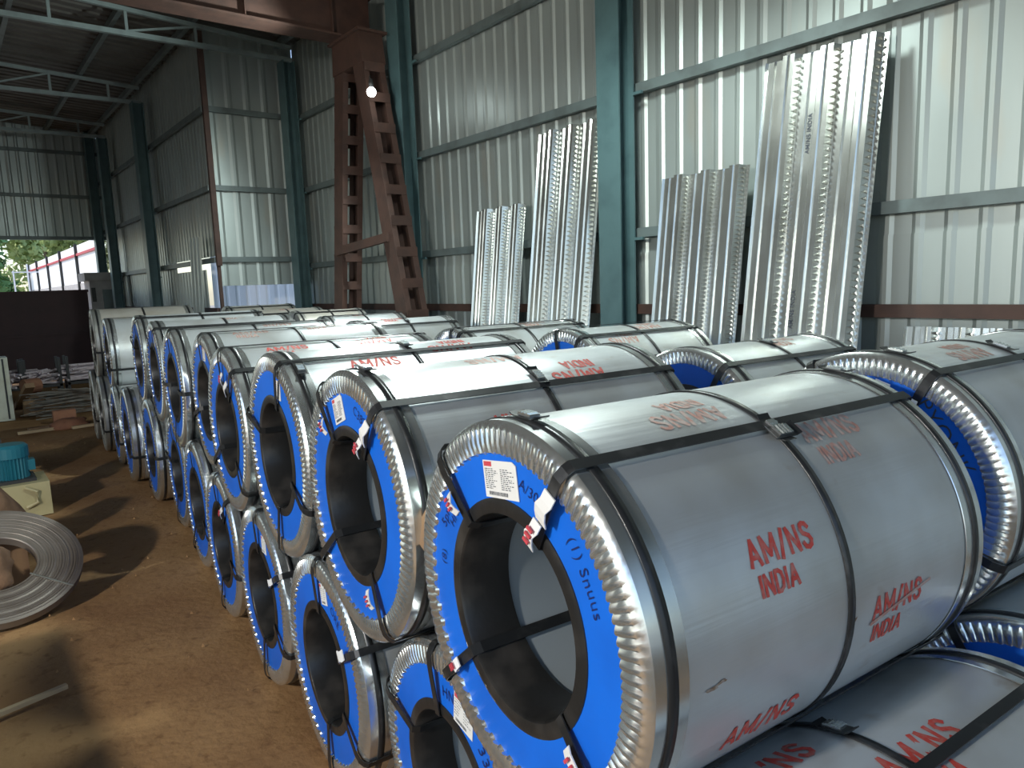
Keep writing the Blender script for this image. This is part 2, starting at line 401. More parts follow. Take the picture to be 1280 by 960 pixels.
def eye_strap(coil, ang, R, L, hoops=True):
    a = math.radians(ang); e = Vector((0, math.cos(a), math.sin(a))); t = Vector((0, -math.sin(a), math.cos(a)))
    ro = R+.012; ri = BORE-.012
    P = lambda x, r: Vector((x, 0, 0))+e*r
    pts = [P(-.012, ro-.010), P(.0, ro), P(L*.5, ro-.001), P(L, ro), P(L+.012, ro-.010), P(L+.024, R*.88), P(L+.012, RING), P(L+.008, ri+.01), P(L-.01, ri), P(.01, ri), P(-.014, ri+.01), P(-.016, RING), P(-.026, R*.88), P(-.024, R-.02)]
    return ribbon(pts, t, .028, .0035).build('eye_strap', M['strap'], coil)
def seal_on_body(coil, x, ang, R, along):
    a = math.radians(ang); e = Vector((0, math.cos(a), math.sin(a))); t = Vector((0, -math.sin(a), math.cos(a)))
    c = e*(R+.012)+Vector((x, 0, 0)); b = MB()
    d = Vector((1, 0, 0)) if along == 'x' else t
    sd = t if along == 'x' else Vector((1, 0, 0))
    # protector pad under the crimped seal, with lifted ends
    pts = [c-d*.048+e*.001, c-d*.036-e*.004, c+d*.036-e*.004, c+d*.050+e*.003]
    for i, p in enumerate(pts):
        for s_, h in ((-.021, 0), (.021, 0), (.021, .003), (-.021, .003)): b.v.append(p+sd*s_+e*h)
    for i in range(3):
        for q in range(4): b.f.append((i*4+q, i*4+(q+1) % 4, (i+1)*4+(q+1) % 4, (i+1)*4+q))
    b.f += [(0, 3, 2, 1), (12, 13, 14, 15)]
    pad = b.build('seal_pad', M['strap'], coil)
    s = MB().bar(c-d*.024+e*.003, c+d*.024+e*.003, .028, .007, up=e)
    for q in (-.012, .0, .012): s.bar(c+d*(q-.003)+e*.007, c+d*(q+.003)+e*.007, .030, .003, up=e)
    s.build('strap_seal', M['galv'], pad)
def tag_on_face(coil, ang, r0, r1, wd=.030, red=True, x=-.030, off=0):
    a = math.radians(ang); e = Vector((0, math.cos(a), math.sin(a))); t = Vector((0, -math.sin(a), math.cos(a)))
    b = MB(); n = 5
    for i in range(n):
        r = r0+(r1-r0)*i/(n-1); xx = x-.010*math.sin(PI*i/(n-1))
        c = e*r+t*(off+.004*math.sin(i*2.1))+Vector((xx, 0, 0))
        b.v += [c-t*wd/2, c+t*wd/2, c+t*wd/2+Vector((-.003, 0, 0)), c-t*wd/2+Vector((-.003, 0, 0))]
    for i in range(n-1):
        for q in range(4): b.f.append((i*4+q, i*4+(q+1) % 4, (i+1)*4+(q+1) % 4, (i+1)*4+q))
    b.f += [(0, 3, 2, 1), (n*4-4, n*4-3, n*4-2, n*4-1)]
    o = b.build('strap_sleeve', M['paper'], coil)
    if red:
        q = MB()
        for k in range(3):
            r = r0+(r1-r0)*(.25+.22*k); c = e*r+t*off+Vector((x-.0165, 0, 0))
            q.bar(c-t*wd*.33, c+t*wd*.33, .004, abs(r1-r0)*.10, up=e)
        q.build('red_print', M['tag_red'], o)
    return o
def paper_label(coil, ang, r0, r1, half, tilt=0, x=-.0065, detail=True):
    """sheet on the face, its up edge outward"""
    a = math.radians(ang); e = Vector((0, math.cos(a), math.sin(a))); t = Vector((0, -math.sin(a), math.cos(a)))
    e2 = e*math.cos(tilt)+t*math.sin(tilt); t2 = t*math.cos(tilt)-e*math.sin(tilt)
    c = e*(r0+r1)/2; h = (r1-r0)/2
    def P(u, v, xx=x): return c+t2*u+e2*v+Vector((xx, 0, 0))
    b = MB().add([P(-half, -h), P(half, -h), P(half, h*.8), P(half*.8, h), P(-half, h), P(-half, -h, x+.002), P(half, -h, x+.002), P(half, h*.8, x+.002), P(half*.8, h, x+.002), P(-half, h, x+.002)],
                 [(0, 1, 2, 3, 4), (9, 8, 7, 6, 5), (0, 5, 6, 1), (1, 6, 7, 2), (2, 7, 8, 3), (3, 8, 9, 4), (4, 9, 5, 0)])
    o = b.build('paper_label', M['paper'], coil)
    rr = random.Random(int(ang*10)); q = MB()
    def rect(mb, u0, v0, u1, v1): mb.add([P(u0, v0, x-.0006), P(u1, v0, x-.0006), P(u1, v1, x-.0006), P(u0, v1, x-.0006)], [(0, 1, 2, 3)])
    rows = 11 if detail else 6
    for i in range(rows):
        v = h*(.55-1.15*i/rows)
        for s0 in (-.9, .05):
            u = s0*half; end = u+half*.8*rr.uniform(.5, 1)
            while u < end:
                wd = half*rr.uniform(.06, .2); rect(q, u, v-h*.022, min(u+wd, end), v+h*.022); u += wd+half*.05
    u = -.75*half
    while u < .35*half:                                  # bar code strip
        wd = half*rr.uniform(.015, .05); rect(q, u, -h*.86, u+wd, -h*.66); u += wd+half*.03
    q.build('label_print', M['ink'], o)
    k = MB(); rect(k, -half*.93, h*.68, -half*.45, h*.94); k.build('red_logo', M['tag_red'], o)
    return o
def text_on_face(coil, txt, size, ang, r, rot, m='marker', x=-.0055):
    """handwriting: rot = reading direction in degrees, 0 = clockwise round the face with up outward"""
    a = math.radians(ang); e = Vector((0, math.cos(a), math.sin(a))); t = Vector((0, -math.sin(a), math.cos(a))); ro = math.radians(rot)
    def bend(u, v):
        v += .25*u*math.sin(u*60)*.2
        uu = u*math.cos(ro)-v*math.sin(ro); vv = u*math.sin(ro)+v*math.cos(ro)
        return e*(r+vv)+t*uu+Vector((x, 0, 0))
    o = stencil(txt, size, m, bend, coil, 'marker_writing', -.008); return o

def make_coil(x, y, z, R, L, label, group, lod=1, face='blue', straps=(120, 48, -42, -140), rear=True, yaw=0, middle=True, roll=0):
    c = empty('steel_coil', yard(x, y, z), -TH+yaw); tag(c, label, 'coil', group)
    d = coil_meshes(R, L, lod, face)
    ob = link('outer_wrap', d['outer_wrap'], c); 
    if not d['outer_wrap'].get('s'): sharp_smooth(ob, 30); d['outer_wrap']['s'] = 1
    link('bore_lining', d['bore_lining'], c)
    link('edge_protector', d['edge_protector'], c, rot=(math.radians(roll), 0, 0)); link('side_disc', d['side_disc'], c); link('eye_ring', d['eye_ring'], c)
    if rear:
        for nm in ('edge_protector', 'side_disc', 'eye_ring'): link(nm, d[nm], c, (L, 0, 0), (0, 0, PI))
    for xx in ((.048, L/2, L-.048) if middle else (.048, L-.048)):
        rr = R+.005 if xx != L/2 else R+.001
        hoop(xx, rr, n=96 if lod < 2 else 64).build('hoop_strap', M['strap'], c, True)
    for a in straps: eye_strap(c, a, R, L)
    c['R'] = R; c['L'] = L
    return c

FG = 'coils in the front upper row'; LG = 'coils in the front lower row'; BG = 'coils in the back upper row'; BLG = 'coils in the back lower row'
FL = 1.23
top = [ # x, y, z, R
 (.850, 1.325, 1.245, .450, 'largest steel coil in front with blue face, paper label and red stencils'),
 (.842, 2.287, 1.275, .457, 'second blue-faced coil of the front upper row, behind the largest one'),
 (.845, 3.230, 1.275, .457, 'third blue-faced coil of the front upper row'),
 (.842, 4.220, 1.243, .457, 'fourth blue-faced coil of the front upper row'),
 (.910, 5.150, 1.290, .450, 'fifth blue-faced coil of the front upper row, set slightly back'),
 (.850, 6.080, 1.289, .457, 'sixth blue-faced coil of the front upper row'),
 (.872, 7.250, 1.312, .458, 'seventh blue-faced coil of the front upper row'),
 (.855, 8.300, 1.345, .460, 'eighth blue-faced coil of the front upper row, last before the gap'),
 (.722, 10.32, 1.285, .450, 'narrow-looking blue-faced coil beyond the gap in the front upper row'),
 (.640, 11.24, 1.375, .470, 'grey-faced coil at the far end of the front upper row')]
bot = [
 (.86, .80, .47, 'lower coil in the front right corner, under the largest coil, face out of view'),
 (.925, 1.850, .455, 'blue-faced lower coil at the bottom edge with a torn label, under the largest coil'),
 (.854, 2.79, .460, 'second blue-faced coil of the front lower row counted from the bottom edge'),
 (.837, 3.700, .455, 'third blue-faced coil of the front lower row counted from the bottom edge'),
 (.836, 4.650, .450, 'fourth blue-faced coil of the front lower row counted from the bottom edge'),
 (.866, 5.630, .470, 'fifth blue-faced coil of the front lower row counted from the bottom edge'),
 (.900, 6.740, .490, 'sixth blue-faced coil of the front lower row counted from the bottom edge'),
 (.825, 7.810, .500, 'seventh blue-faced coil of the front lower row counted from the bottom edge'),
 (.720, 8.830, .510, 'eighth coil of the front lower row, blue face in the shade'),
 (.690, 9.840, .470, 'ninth coil of the front lower row, dim blue face'),
 (.610, 10.80, .490, 'tenth coil of the front lower row, grey face'),
 (.580, 11.80, .490, 'last coil of the front lower row, grey face by the scrap pile')]
strapsets = [(120, 48, -42, -140), (126, 57, -40, -125), (112, 20, -90, 200), (95, 130, -35, -140), (95, 205, -20), (100, 0, 180, -90), (120, 60, -60), (110, 30, -80), (95, 200, -30), (80, 190, -60)]
T = []
for i, (x, y, z, R, lb) in enumerate(top):
    T.append(make_coil(x, y, z, R, FL if i else 1.235, lb, FG, lod=0 if i < 3 else (1 if i < 7 else 2), face='grey' if i == 9 else 'blue', straps=strapsets[i], roll=i*17))
Bt = []
bs = [(100, 20, 200), (84, 170, 20, -60), (150, 90, 205, -95), (95, 150, 200, -90), (130, 92, 190, -80), (95, 200, -60), (90, 10, -80), (180, 60, -60), (90, 200), (90, 200), (90, 200), (90, 200)]
for i, (x, y, R, lb) in enumerate(bot):
    Bt.append(make_coil(x, y, R-.004, R, 1.25 if i == 0 else FL, lb, LG, lod=0 if i < 4 else (1 if i < 8 else 2), face='grey' if i >= 10 else 'blue', straps=bs[i], roll=i*23))
back = [
 (2.29, 1.33, 1.28, .450, 1.20, 'steel coil at the right edge with handwriting on its blue face, behind the largest coil'),
 (2.60, 2.42, 1.215, .445, 1.00, 'back-row coil whose blue face peeks out over the second front coil'),
 (2.75, 3.60, 1.25, .450, 1.00, 'back-row coil in front of the tall left deck sheet'),
 (2.50, 4.60, 1.24, .450, 1.10, 'back-row coil in front of the short left deck sheet'),
 (2.60, 6.80, 1.235, .450, 1.05, 'back-row coil nearest the foot of the gantry leg'),
 (2.72, 8.05, 1.25, .450, .95, 'back-row coil with a spot of blue face, beyond the gantry foot'),
 (2.75, 9.25, 1.27, .470, .90, 'dark grey coil top standing in front of the corner column'),
 (2.50, 10.45, 1.27, .480, 1.0, 'pale coil before the bright gap under the return wall, nearer of the two'),
 (2.42, 11.55, 1.31, .490, 1.0, 'pale coil touching the bright gap under the return wall, further of the two')]
K = []
for i, (x, y, z, R, L, lb) in enumerate(back):
    K.append(make_coil(x, y, z, R, L, lb, BG, lod=0 if i < 1 else (1 if i < 4 else 2), straps=[(118, 62, -40, 200), (122, 60, -60), (115, 85, -60), (110, 95, -60), (120, 60, -60), (100, 30, -80), (110, 40, -80), (120, 0, -90), (110, 0, -90)][i], face='grey' if i in (6, 7, 8) else 'blue', roll=i*31))
backb = [.84, 1.87, 2.98, 4.08, 5.15, 6.25, 7.40, 8.65, 9.85, 10.98, 12.02]
for i, y in enumerate(backb):
    make_coil(2.38 if i == 0 else (2.50 if i < 6 else 2.42), y, .466, .470, 1.1 if i else 1.2, 'lower back coil whose shiny pleated edge shows at the right frame edge' if i == 0 else 'coil of the hidden back lower row, %s from the camera' % ORD[i], BLG, lod=1 if i == 0 else 2, straps=(130, 60, -60) if i < 2 else (100,), rear=True, roll=i*13)

# details on the near coils -------------------------------------------------
A = T[0]; R = .450
text_on_body(A, 'AM/NS\nINDIA', .076, .415, 159.5, R)
text_on_body(A, 'AM/NS\nINDIA', .076, .815, 188, R)
MB().add([(.70, (R+.003)*math.cos(math.radians(187)), (R+.003)*math.sin(math.radians(187))), (.96, (R+.003)*math.cos(math.radians(181)), (R+.003)*math.sin(math.radians(181))), (.96, (R+.003)*math.cos(math.radians(182)), (R+.003)*math.sin(math.radians(182))), (.70, (R+.003)*math.cos(math.radians(188.2)), (R+.003)*math.sin(math.radians(188.2)))], [(0, 1, 2, 3)]).build('scratch', M['red_faded'], A)
text_on_body(A, 'AM/NS\nINDIA', .082, .80, 130.5, R, m='red_faded')
text_on_body(A, 'AM/NS\nINDIA', .082, .43, 103.5, R, True, m='red_faded')
text_on_body(A, 'AM/NS', .085, .36, 205, R, m='red')
def smudge(coil, x, ang, R, sx, sy, seed):
    rr = random.Random(seed); b = MB(); n = 12; pts = []
    for k in range(n):
        a = 2*PI*k/n; f = rr.uniform(.55, 1.1); aa = math.radians(ang)+sy*f*math.sin(a)/R
        pts.append((x+sx*f*math.cos(a)+sy*f*math.sin(a)*-.8, (R+.0014)*math.cos(aa), (R+.0014)*math.sin(aa)))
    b.add(pts, [tuple(range(n))]); b.build('rust_smudge', M['smudge'], coil)
smudge(A, .158, 183, R, .022, .006, 1); smudge(A, .185, 182.3, R, .014, .005, 2); smudge(A, .634, 183.5, R, .008, .008, 3)
seal_on_body(A, FL/2, 122, R, 't'); seal_on_body(A, .62, 124, R+.004, 'x')
seal_on_body(A, .05, 92, R+.004, 't'); seal_on_body(A, FL-.05, 95, R+.004, 't')
paper_label(A, 85.5, .275, .362, .070, tilt=-.06)
tag_on_face(A, 119.3, .395, .318, .038, red=False, off=.008); tag_on_face(A, 119.5, .312, .240, .030)
tag_on_face(A, 46.5, .335, .275, .022); tag_on_face(A, -43, .335, .30, .026); tag_on_face(A, -141, .37, .30, .028)
text_on_face(A, 'A/30', .036, 105, .325, -4)
text_on_face(A, '(1) Snuus', .042, 146, .328, -4)
text_on_face(A, '5pn', .040, 28, .34, 0); text_on_face(A, 'HN,', .035, 34, .305, 0); text_on_face(A, '(8)', .036, 8, .325, 0)
B = T[1]; R = .457
text_on_body(B, 'INDIA', .085, .43, 141, R, True); text_on_body(B, 'AM/NS\nINDIA', .085, .80, 117, R, True); text_on_body(B, 'AM/NS', .085, .55, 97, R, True, m='red_faded')
seal_on_body(B, FL/2, 120, R, 't'); seal_on_body(B, .05, 96, R+.004, 't')
paper_label(B, 76, .285, .375, .050, tilt=-.1)
tag_on_face(B, 126, .40, .315, .034, red=False, off=.004); tag_on_face(B, 124, .312, .245, .028); tag_on_face(B, 57, .33, .27, .022); tag_on_face(B, -122, .35, .285, .028)
text_on_face(B, 'C382', .045, 108, .335, -5); text_on_face(B, '303', .04, 118, .315, -5)
Cc = T[2]
text_on_body(Cc, 'AM/NS\nINDIA', .085, .83, 104, .457, True); text_on_body(Cc, 'AM/NS\nINDIA', .085, .40, 124, .457)
paper_label(Cc, 110, .285, .37, .035, tilt=-.3, detail=False); seal_on_body(Cc, .06, 120, .461, 't')
for c, R_, xs in ((T[3], .457, ((.33, 110, 0), (.86, 100, 1))), (T[4], .45, ((.8, 96, 0), (.3, 105, 0))), (T[5], .457, ((.8, 98, 1),)), (T[6], .458, ((.7, 96, 0),)),
                  (K[0], .45, ((.38, 103, 1), (.9, 140, 0))), (K[1], .445, ((.62, 100, 0),)), (K[2], .45, ((.62, 100, 1), (.3, 118, 1))), (K[3], .45, ((.7, 97, 0),)), (K[4], .45, ((.4, 100, 0),)), (K[5], .45, ((.45, 96, 0),)), (K[7], .48, ((.5, 99, 0),))):
    for x, a, fl in xs: text_on_body(c, 'AM/NS\nINDIA', .085, x, a, R_, bool(fl), m='red' if c in (T[3], K[4]) else 'red_faded')
for i, a in ((4, 104), (6, 118)): paper_label(T[i], a, .285, .375, .04, tilt=-.2, detail=False)
tag_on_face(T[3], 112, .36, .29, .028); tag_on_face(T[3], 128, .37, .28, .03, red=False)
seal_on_body(K[0], .6, 108, .45, 't'); seal_on_body(K[1], .5, 100, .445, 't'); seal_on_body(K[0], .05, 98, .454, 't')
seal_on_body(K[4], .52, 108, .45, 't'); seal_on_body(T[2], FL/2, 100, .457, 't')
tag_on_face(K[0], 108, .37, .30, .05, red=False, off=-.05); tag_on_face(K[0], 114, .36, .30, .05, off=.01)
text_on_face(K[0], 'PYONK', .075, 140, .325, -6, m='ink')
z0 = Bt[0]
text_on_body(z0, 'AM/NS\nINDIA', .10, .70, 101, .47); text_on_body(z0, 'AM/NS\nINDIA', .10, .38, 80, .47)
seal_on_body(z0, 1.25/2, 76, .47, 't')
z1 = Bt[1]
paper_label(z1, 112, .285, .385, .055, tilt=-.25, detail=False); text_on_face(z1, '3371', .06, 140, .33, 0); text_on_face(z1, 'HN2', .05, 98, .33, 10)
z2 = Bt[2]
paper_label(z2, 100, .30, .385, .035, tilt=-.4, detail=False); tag_on_face(z2, 148, .385, .32, .04, red=False); text_on_face(z2, 'ORE', .05, 122, .33, 0)
paper_label(Bt[3], 112, .285, .37, .04, tilt=-.4, detail=False); tag_on_face(Bt[3], 150, .385, .32, .03, red=False); tag_on_face(Bt[4], 130, .385, .31, .03)
# chock between the two largest coils
MB().box(-.03, -.10, -.05, .05, .05, .05).build('wood_chock', M['timber'])
ck = bpy.data.objects['wood_chock']; ck.location = yard(.90, 1.80, 1.30); ck.rotation_euler = (.5, .2, .1)
tag(ck, 'small brown wooden chock wedged between the two nearest upper coils', 'chock')

# ------------------------------------------------------------------ leaning deck sheets
def deck_sheet(y0, wd, ht, xb, xt, label, roll=0.0, prints=False):
    d = empty('deck_sheet', (xb, y0+wd/2, 0)); tag(d, label, 'metal sheet', 'profiled deck sheets leaning on the wall')
    lean = math.atan2(xt-xb, ht); ln = ht/math.cos(lean)
    d.rotation_euler = (roll, lean, 0)
    b = MB(); n = 3; p = wd/n; dp = .062; prof = [(.0, -wd/2-.02)]
    for i in range(n):
        o = -wd/2+i*p
        prof += [(0, o+.01), (-dp, o+p*.14), (-dp, o+p*.26), (-dp+.012, o+p*.30), (-dp, o+p*.34), (-dp, o+p*.46), (0, o+p*.60), (0, o+p*.76), (-.012, o+p*.80), (0, o+p*.84)]
    prof.append((0, wd/2)); prof.append((-.02, wd/2+.015))
    k = len(prof)
    for z in (0, ln):
        for x, y in prof: b.v.append((x, y, z))
    for i in range(k-1): b.f.append((i, i+k, i+k+1, i+1))
    b.build('profile', M['deck'], d)
    e = MB(); st = .034 if ht < 3 else .045
    for i in range(n):
        o = -wd/2+i*p
        for yc, xc in ((o+p*.087, -.031),):
            z = 1.0
            while z < ln-.03:
                s = .015; h2 = st*.36
                e.add([(xc+.022, yc-s*.9, z), (xc-.026, yc+s*.9, z+h2*.6), (xc-.018, yc-.016, z+h2), (xc+.016, yc-s*.7, z+2*h2)], [(0, 2, 1), (1, 2, 3), (3, 2, 0)])
                z += st
    tag(e.build('embossments', M['deck'], d), kind='stuff')
    if prints:
        for zc in (1.75, 3.0):
            def bend(u, v, zc=zc): return Vector((-.004, -wd/2+p*1.68+v, zc+u))
            stencil('AM/NS INDIA', .045, 'ink', bend, d)
    return d
deck_sheet(6.12, .84, 2.84, 4.72, 5.07, 'short ribbed deck sheet furthest left along the wall')
deck_sheet(4.98, .88, 3.50, 4.66, 5.07, 'tall ribbed deck sheet left of the teal column', roll=.012)
deck_sheet(3.38, .82, 2.85, 4.70, 5.07, 'short ribbed deck sheet right of the teal column')
deck_sheet(2.42, .86, 3.55, 4.68, 5.07, 'tallest wide deck sheet with small dark print, at right', roll=.02, prints=True)
deck_sheet(1.55, .60, 1.62, 4.9, 5.09, 'short bright deck sheet just showing above the right edge coil')

# ------------------------------------------------------------------ gantry crane
ga = empty('gantry_crane', (0, 8.9, 0)); tag(ga, 'rusty brown gantry crane with ladder-like legs and overhead girder', 'crane')
def leg(yt, yb, name):
    """battened pair of channels; webs face the hall, battens join them"""
    zt, zb = 4.80, .12; y = lambda z: yb+(yt-yb)*(z-zb)/(zt-zb)-8.9
    o = empty(name); o.parent = ga
    wd = .26
    for xa, xb_ in ((4.47, 4.485), (4.755, 4.77)):
        b = MB(); vs = []
        for z in (zb, zt):
            vs += [(xa, y(z)-wd/2, z), (xb_, y(z)-wd/2, z), (xb_, y(z)+wd/2, z), (xa, y(z)+wd/2, z)]
        b.add(vs, [(0, 3, 2, 1), (4, 5, 6, 7), (0, 1, 5, 4), (1, 2, 6, 5), (2, 3, 7, 6), (3, 0, 4, 7)])
        fx0, fx1 = (4.485, 4.545) if xa < 4.6 else (4.695, 4.755)
        for s in (-1, 1):
            vs = []
            for z in (zb, zt):
                ya = y(z)+s*wd/2; yb2 = ya-s*.012
                vs += [(fx0, min(ya, yb2), z), (fx1, min(ya, yb2), z), (fx1, max(ya, yb2), z), (fx0, max(ya, yb2), z)]
            b.add(vs, [(0, 3, 2, 1), (4, 5, 6, 7), (0, 1, 5, 4), (1, 2, 6, 5), (2, 3, 7, 6), (3, 0, 4, 7)])
        b.build('channel', M['rust'], o)
    z = .45
    while z < zt-.1:
        for s in (-1, 1):
            a = y(z)+s*(wd/2+.006)
            MB().box(4.478, a-.005, z, 4.762, a+.005, z+.115).build('batten', M['rust'], o)
        z += .385
    return o
leg(9.14, 9.90, 'leg'); leg(8.60, 7.47, 'leg')
MB().bar((4.46, 9.52-8.9, 2.52), (4.46, 8.05-8.9, 2.62), .05, .11).build('cross_tie', M['rust'], ga)
MB().box(4.42, 7.0-8.9, .0, 4.82, 10.4-8.9, .14).build('end_carriage', M['rust'], ga)
hb = MB(); hb.add([(4.455, 8.44-8.9, 4.79), (4.785, 8.44-8.9, 4.79), (4.785, 9.29-8.9, 4.79), (4.455, 9.29-8.9, 4.79), (4.455, 8.50-8.9, 5.16), (4.785, 8.50-8.9, 5.16), (4.785, 9.26-8.9, 5.16), (4.455, 9.26-8.9, 5.16)],
       [(0, 3, 2, 1), (4, 5, 6, 7), (0, 1, 5, 4), (1, 2, 6, 5), (2, 3, 7, 6), (3, 0, 4, 7)])
hb.build('head_box', M['rust'], ga)
MB().box(4.41, 8.44-8.9, 5.16, 4.83, 9.30-8.9, 5.19).build('cap_plate', M['rust'], ga)
gi = MB(); gi.box(-8.2, 8.86-8.9, 5.19, 4.88, 9.22-8.9, 5.215); gi.box(-8.2, 8.93-8.9, 5.215, 4.85, 8.95-8.9, 5.72); gi.box(-8.2, 9.13-8.9, 5.215, 4.85, 9.15-8.9, 5.72); gi.box(-8.2, 8.86-8.9, 5.72, 4.88, 9.22-8.9, 5.74)
gi.box(4.83, 8.95-8.9, 5.215, 4.85, 9.13-8.9, 5.72)
gi.build('girder', M['rust'], ga)
for i in range(10): MB().box(4.3-i*1.1, 8.87-8.9, 5.215, 4.315-i*1.1, 8.93-8.9, 5.72).build('stiffener', M['rust'], ga)
# lamp on the gantry leg
LP = Vector((4.33, 8.02, 4.31))
lt = empty('bulkhead_lamp', LP); tag(lt, 'glowing white lamp hanging on the gantry leg', 'lamp')
bl = MB(); n = 12
for i in range(9):
    a = PI*i/8; 
    for k in range(16): bl.v.append((.055*math.sin(a)*math.cos(2*PI*k/16), .055*math.sin(a)*math.sin(2*PI*k/16), -.055*math.cos(a)))
for i in range(8):
    for k in range(16): bl.f.append((i*16+k, i*16+(k+1) % 16, (i+1)*16+(k+1) % 16, (i+1)*16+k))
bl.build('bulb', M['glow'], lt, True)
MB().tube([(0, 0, .055), (0, 0, .10), (0, 0, .15)], [.024, .028, .022], 12).build('lamp_holder', M['dark_steel'], lt)
MB().tube([(0, 0, .15), (.05, .1, .22), (.15, .3, .26)], .008, 6).build('lamp_bracket', M['dark_steel'], lt)
lamp('gantry_lamp_light', 'SPOT', LP+Vector((-.12, -.08, -.05)), 300, (.88, 1.0, .97), .07, LP+Vector((-3, .3, -1.2)), 172, .3)

# ------------------------------------------------------------------ far left: yard gate, kiosk, fence, trees
gt = empty('yard_gate', (1.0, 20.6, 0)); tag(gt, 'dark maroon metal gate closing the lower part of the far opening', 'gate')
for i in range(6):
    MB().box(-4.2+i*1.02, -.015-.004*(i % 2), .05, -4.2+i*1.02+1.03, .015-.004*(i % 2), 2.2).build('gate_sheet', M['maroon'], gt)
for z in (.1, 1.15, 2.18): MB().box(-4.22, -.05, z-.03, 1.95, -.016, z+.03).build('gate_rail', M['maroon'], gt)
ki = empty('grey_kiosk', (3.33, 20.75, 0)); tag(ki, 'small grey kiosk with flat overhanging roof beside the gate', 'kiosk')
MB().box(-.32, -.05, 0, .34, .75, 2.42).build('body', M['concrete'], ki)
MB().box(-.42, -.14, 2.42, .36, .85, 2.62).build('roof_slab', M['concrete'], ki)
MB().box(-.05, -.075, .05, .22, -.05, 2.2).build('door', M['girt'], ki)
MB().box(-.29, -.07, 1.9, -.20, -.05, 2.25).build('vent', M['dark_steel'], ki)
for i in range(2):
    bx_ = MB().box(3.57+i*.10, 20.64, 2.05, 3.65+i*.10, 20.69, 2.30).build('meter_box', M['cream'])
    tag(bx_, '%s small cream meter box on the kiosk front' % ('left' if i == 0 else 'right'), 'box', 'meter boxes')
fe = empty('site_fence', (3.55, 22.6, 0)); tag(fe, 'white sheet fence with red top rail and dark posts outside', 'fence')
for i in range(5):
    ya, yb = i*3.75-.2, (i+1)*3.75-.2
    MB().box(.02, ya+.02, 2.46, .06, yb-.02, 3.62).build('fence_panel', M['white_sheet'], fe)
    MB().box(-.06, yb-.04, 0, .02, yb+.04, 3.66).build('fence_post', M['dark_steel'], fe)
    MB().box(-.03, ya, 3.30, .018, yb-.05, 3.37).build('top_rail', M['red_rail'], fe)
    MB().box(.0, ya, -.06, .2, yb, 2.455).build('plinth', M['concrete'], fe)
def tree(x, y, h, r, label, k, seed, n=1500):
    rr = random.Random(seed); t = empty('leafy_tree', (x, y, 0)); tag(t, label, 'tree', 'trees outside the far opening')
    MB().tube([(0, 0, -.1), (.1, .05, h*.3), (-.1, 0, h*.62)], [.16, .12, .05], 8).build('trunk', M['bark'], t)
    b = MB()
    blobs = [(rr.uniform(-r, r)*.8, rr.uniform(-r, r)*.8, h*rr.uniform(.2, .95), r*rr.uniform(.35, .6)) for _ in range(14)]
    for _ in range(n):
        bx, by, bz, br = rr.choice(blobs); d = Vector((rr.gauss(0, 1), rr.gauss(0, 1), rr.gauss(0, 1))).normalized()*br*rr.uniform(.6, 1)
        c = Vector((bx, by, bz))+d; u = Vector((rr.gauss(0, 1), rr.gauss(0, 1), rr.gauss(0, 1))).normalized(); v = u.cross(d).normalized(); s = rr.uniform(.14, .30)
        b.add([c-u*s, c-v*s*.6, c+u*s, c+v*s*.5], [(0, 1, 2, 3)])
    tag(b.build('foliage', M['leaf'][k], t), kind='stuff')
tree(0.9, 43, 9, 2.0, 'dark green leafy tree left of the white fence', 0, 1, 2600)
tree(4.9, 47, 10, 2.2, 'yellowish green tree rising behind the fence end', 1, 2, 2600)
tree(9.8, 52, 10, 2.4, 'dull olive tree behind the right part of the fence', 2, 4, 2600)
tree(3.1, 58, 13, 3.4, 'tall pale green tree furthest behind the others', 1, 5, 3000)
tree(10.6, 69, 14, 3.6, 'tall light green tree above the fence rail', 1, 6, 3000)
tree(-1.6, 52, 12, 3.0, 'light green tree at the left frame edge', 1, 3, 2600)
po = empty('goal_frame', (2.35, 33, 0)); tag(po, 'thin white pole frame standing before the trees', 'frame')
MB().bar((0, 0, 0), (0, 0, 3.1), .05, .05).build('post', M['white_sheet'], po); MB().bar((.45, 0, 0), (.45, 0, 3.35), .05, .05).build('post', M['white_sheet'], po); MB().bar((-.05, 0, 3.05), (.8, 0, 3.05), .04, .04).build('bar', M['white_sheet'], po)
ls = link('loose_sheet', sheet_mesh(.62, 2.95, 3, .024, 'loose_sheet'), None, (3.44, 12.75, 0)); tag(ls, 'loose grey corrugated sheet leaning upright at the inner wall corner', 'metal sheet'); ls.rotation_euler = (0, .035, 0)

# ------------------------------------------------------------------ scrap by the gate
def rods(name, x, y, z, n, ln, spread, az, label, m, rad=.009, stack=.22, grp=None):
    rr = random.Random(hash(label) % 999 if False else len(label)); t = empty(name, (x, y, 0)); tag(t, label, 'rods', grp)
    for i in range(n):
        a = az+rr.gauss(0, spread); h = z+rr.uniform(0, stack); o = Vector((rr.gauss(0, .12), rr.gauss(0, .12), h)); d = Vector((math.cos(a), math.sin(a), rr.gauss(0, .05)))*ln/2*rr.uniform(.85, 1.1)
        p0 = o-d; p1 = o+d; p0.z = max(p0.z, .012); p1.z = max(p1.z, .012)
        MB().tube([p0, o, p1], rad, 5).build('rod', M[m], t)
rods('rod_bundle', 1.62, 14.6, .02, 46, 1.05, .09, .12, 'tangled bundle of dark steel rods before the gate', 'rebar', .010, .42)
rods('rod_bundle', 1.40, 16.3, .42, 38, .62, .30, 1.1, 'heap of pale pinkish rods, middle one against the gate', 'rebar_pale', .021, .28)
rods('rod_bundle', .78, 16.2, .42, 34, .62, .30, 1.7, 'heap of pale pinkish rods beside the cream cabinet', 'rebar_pale', .021, .28)
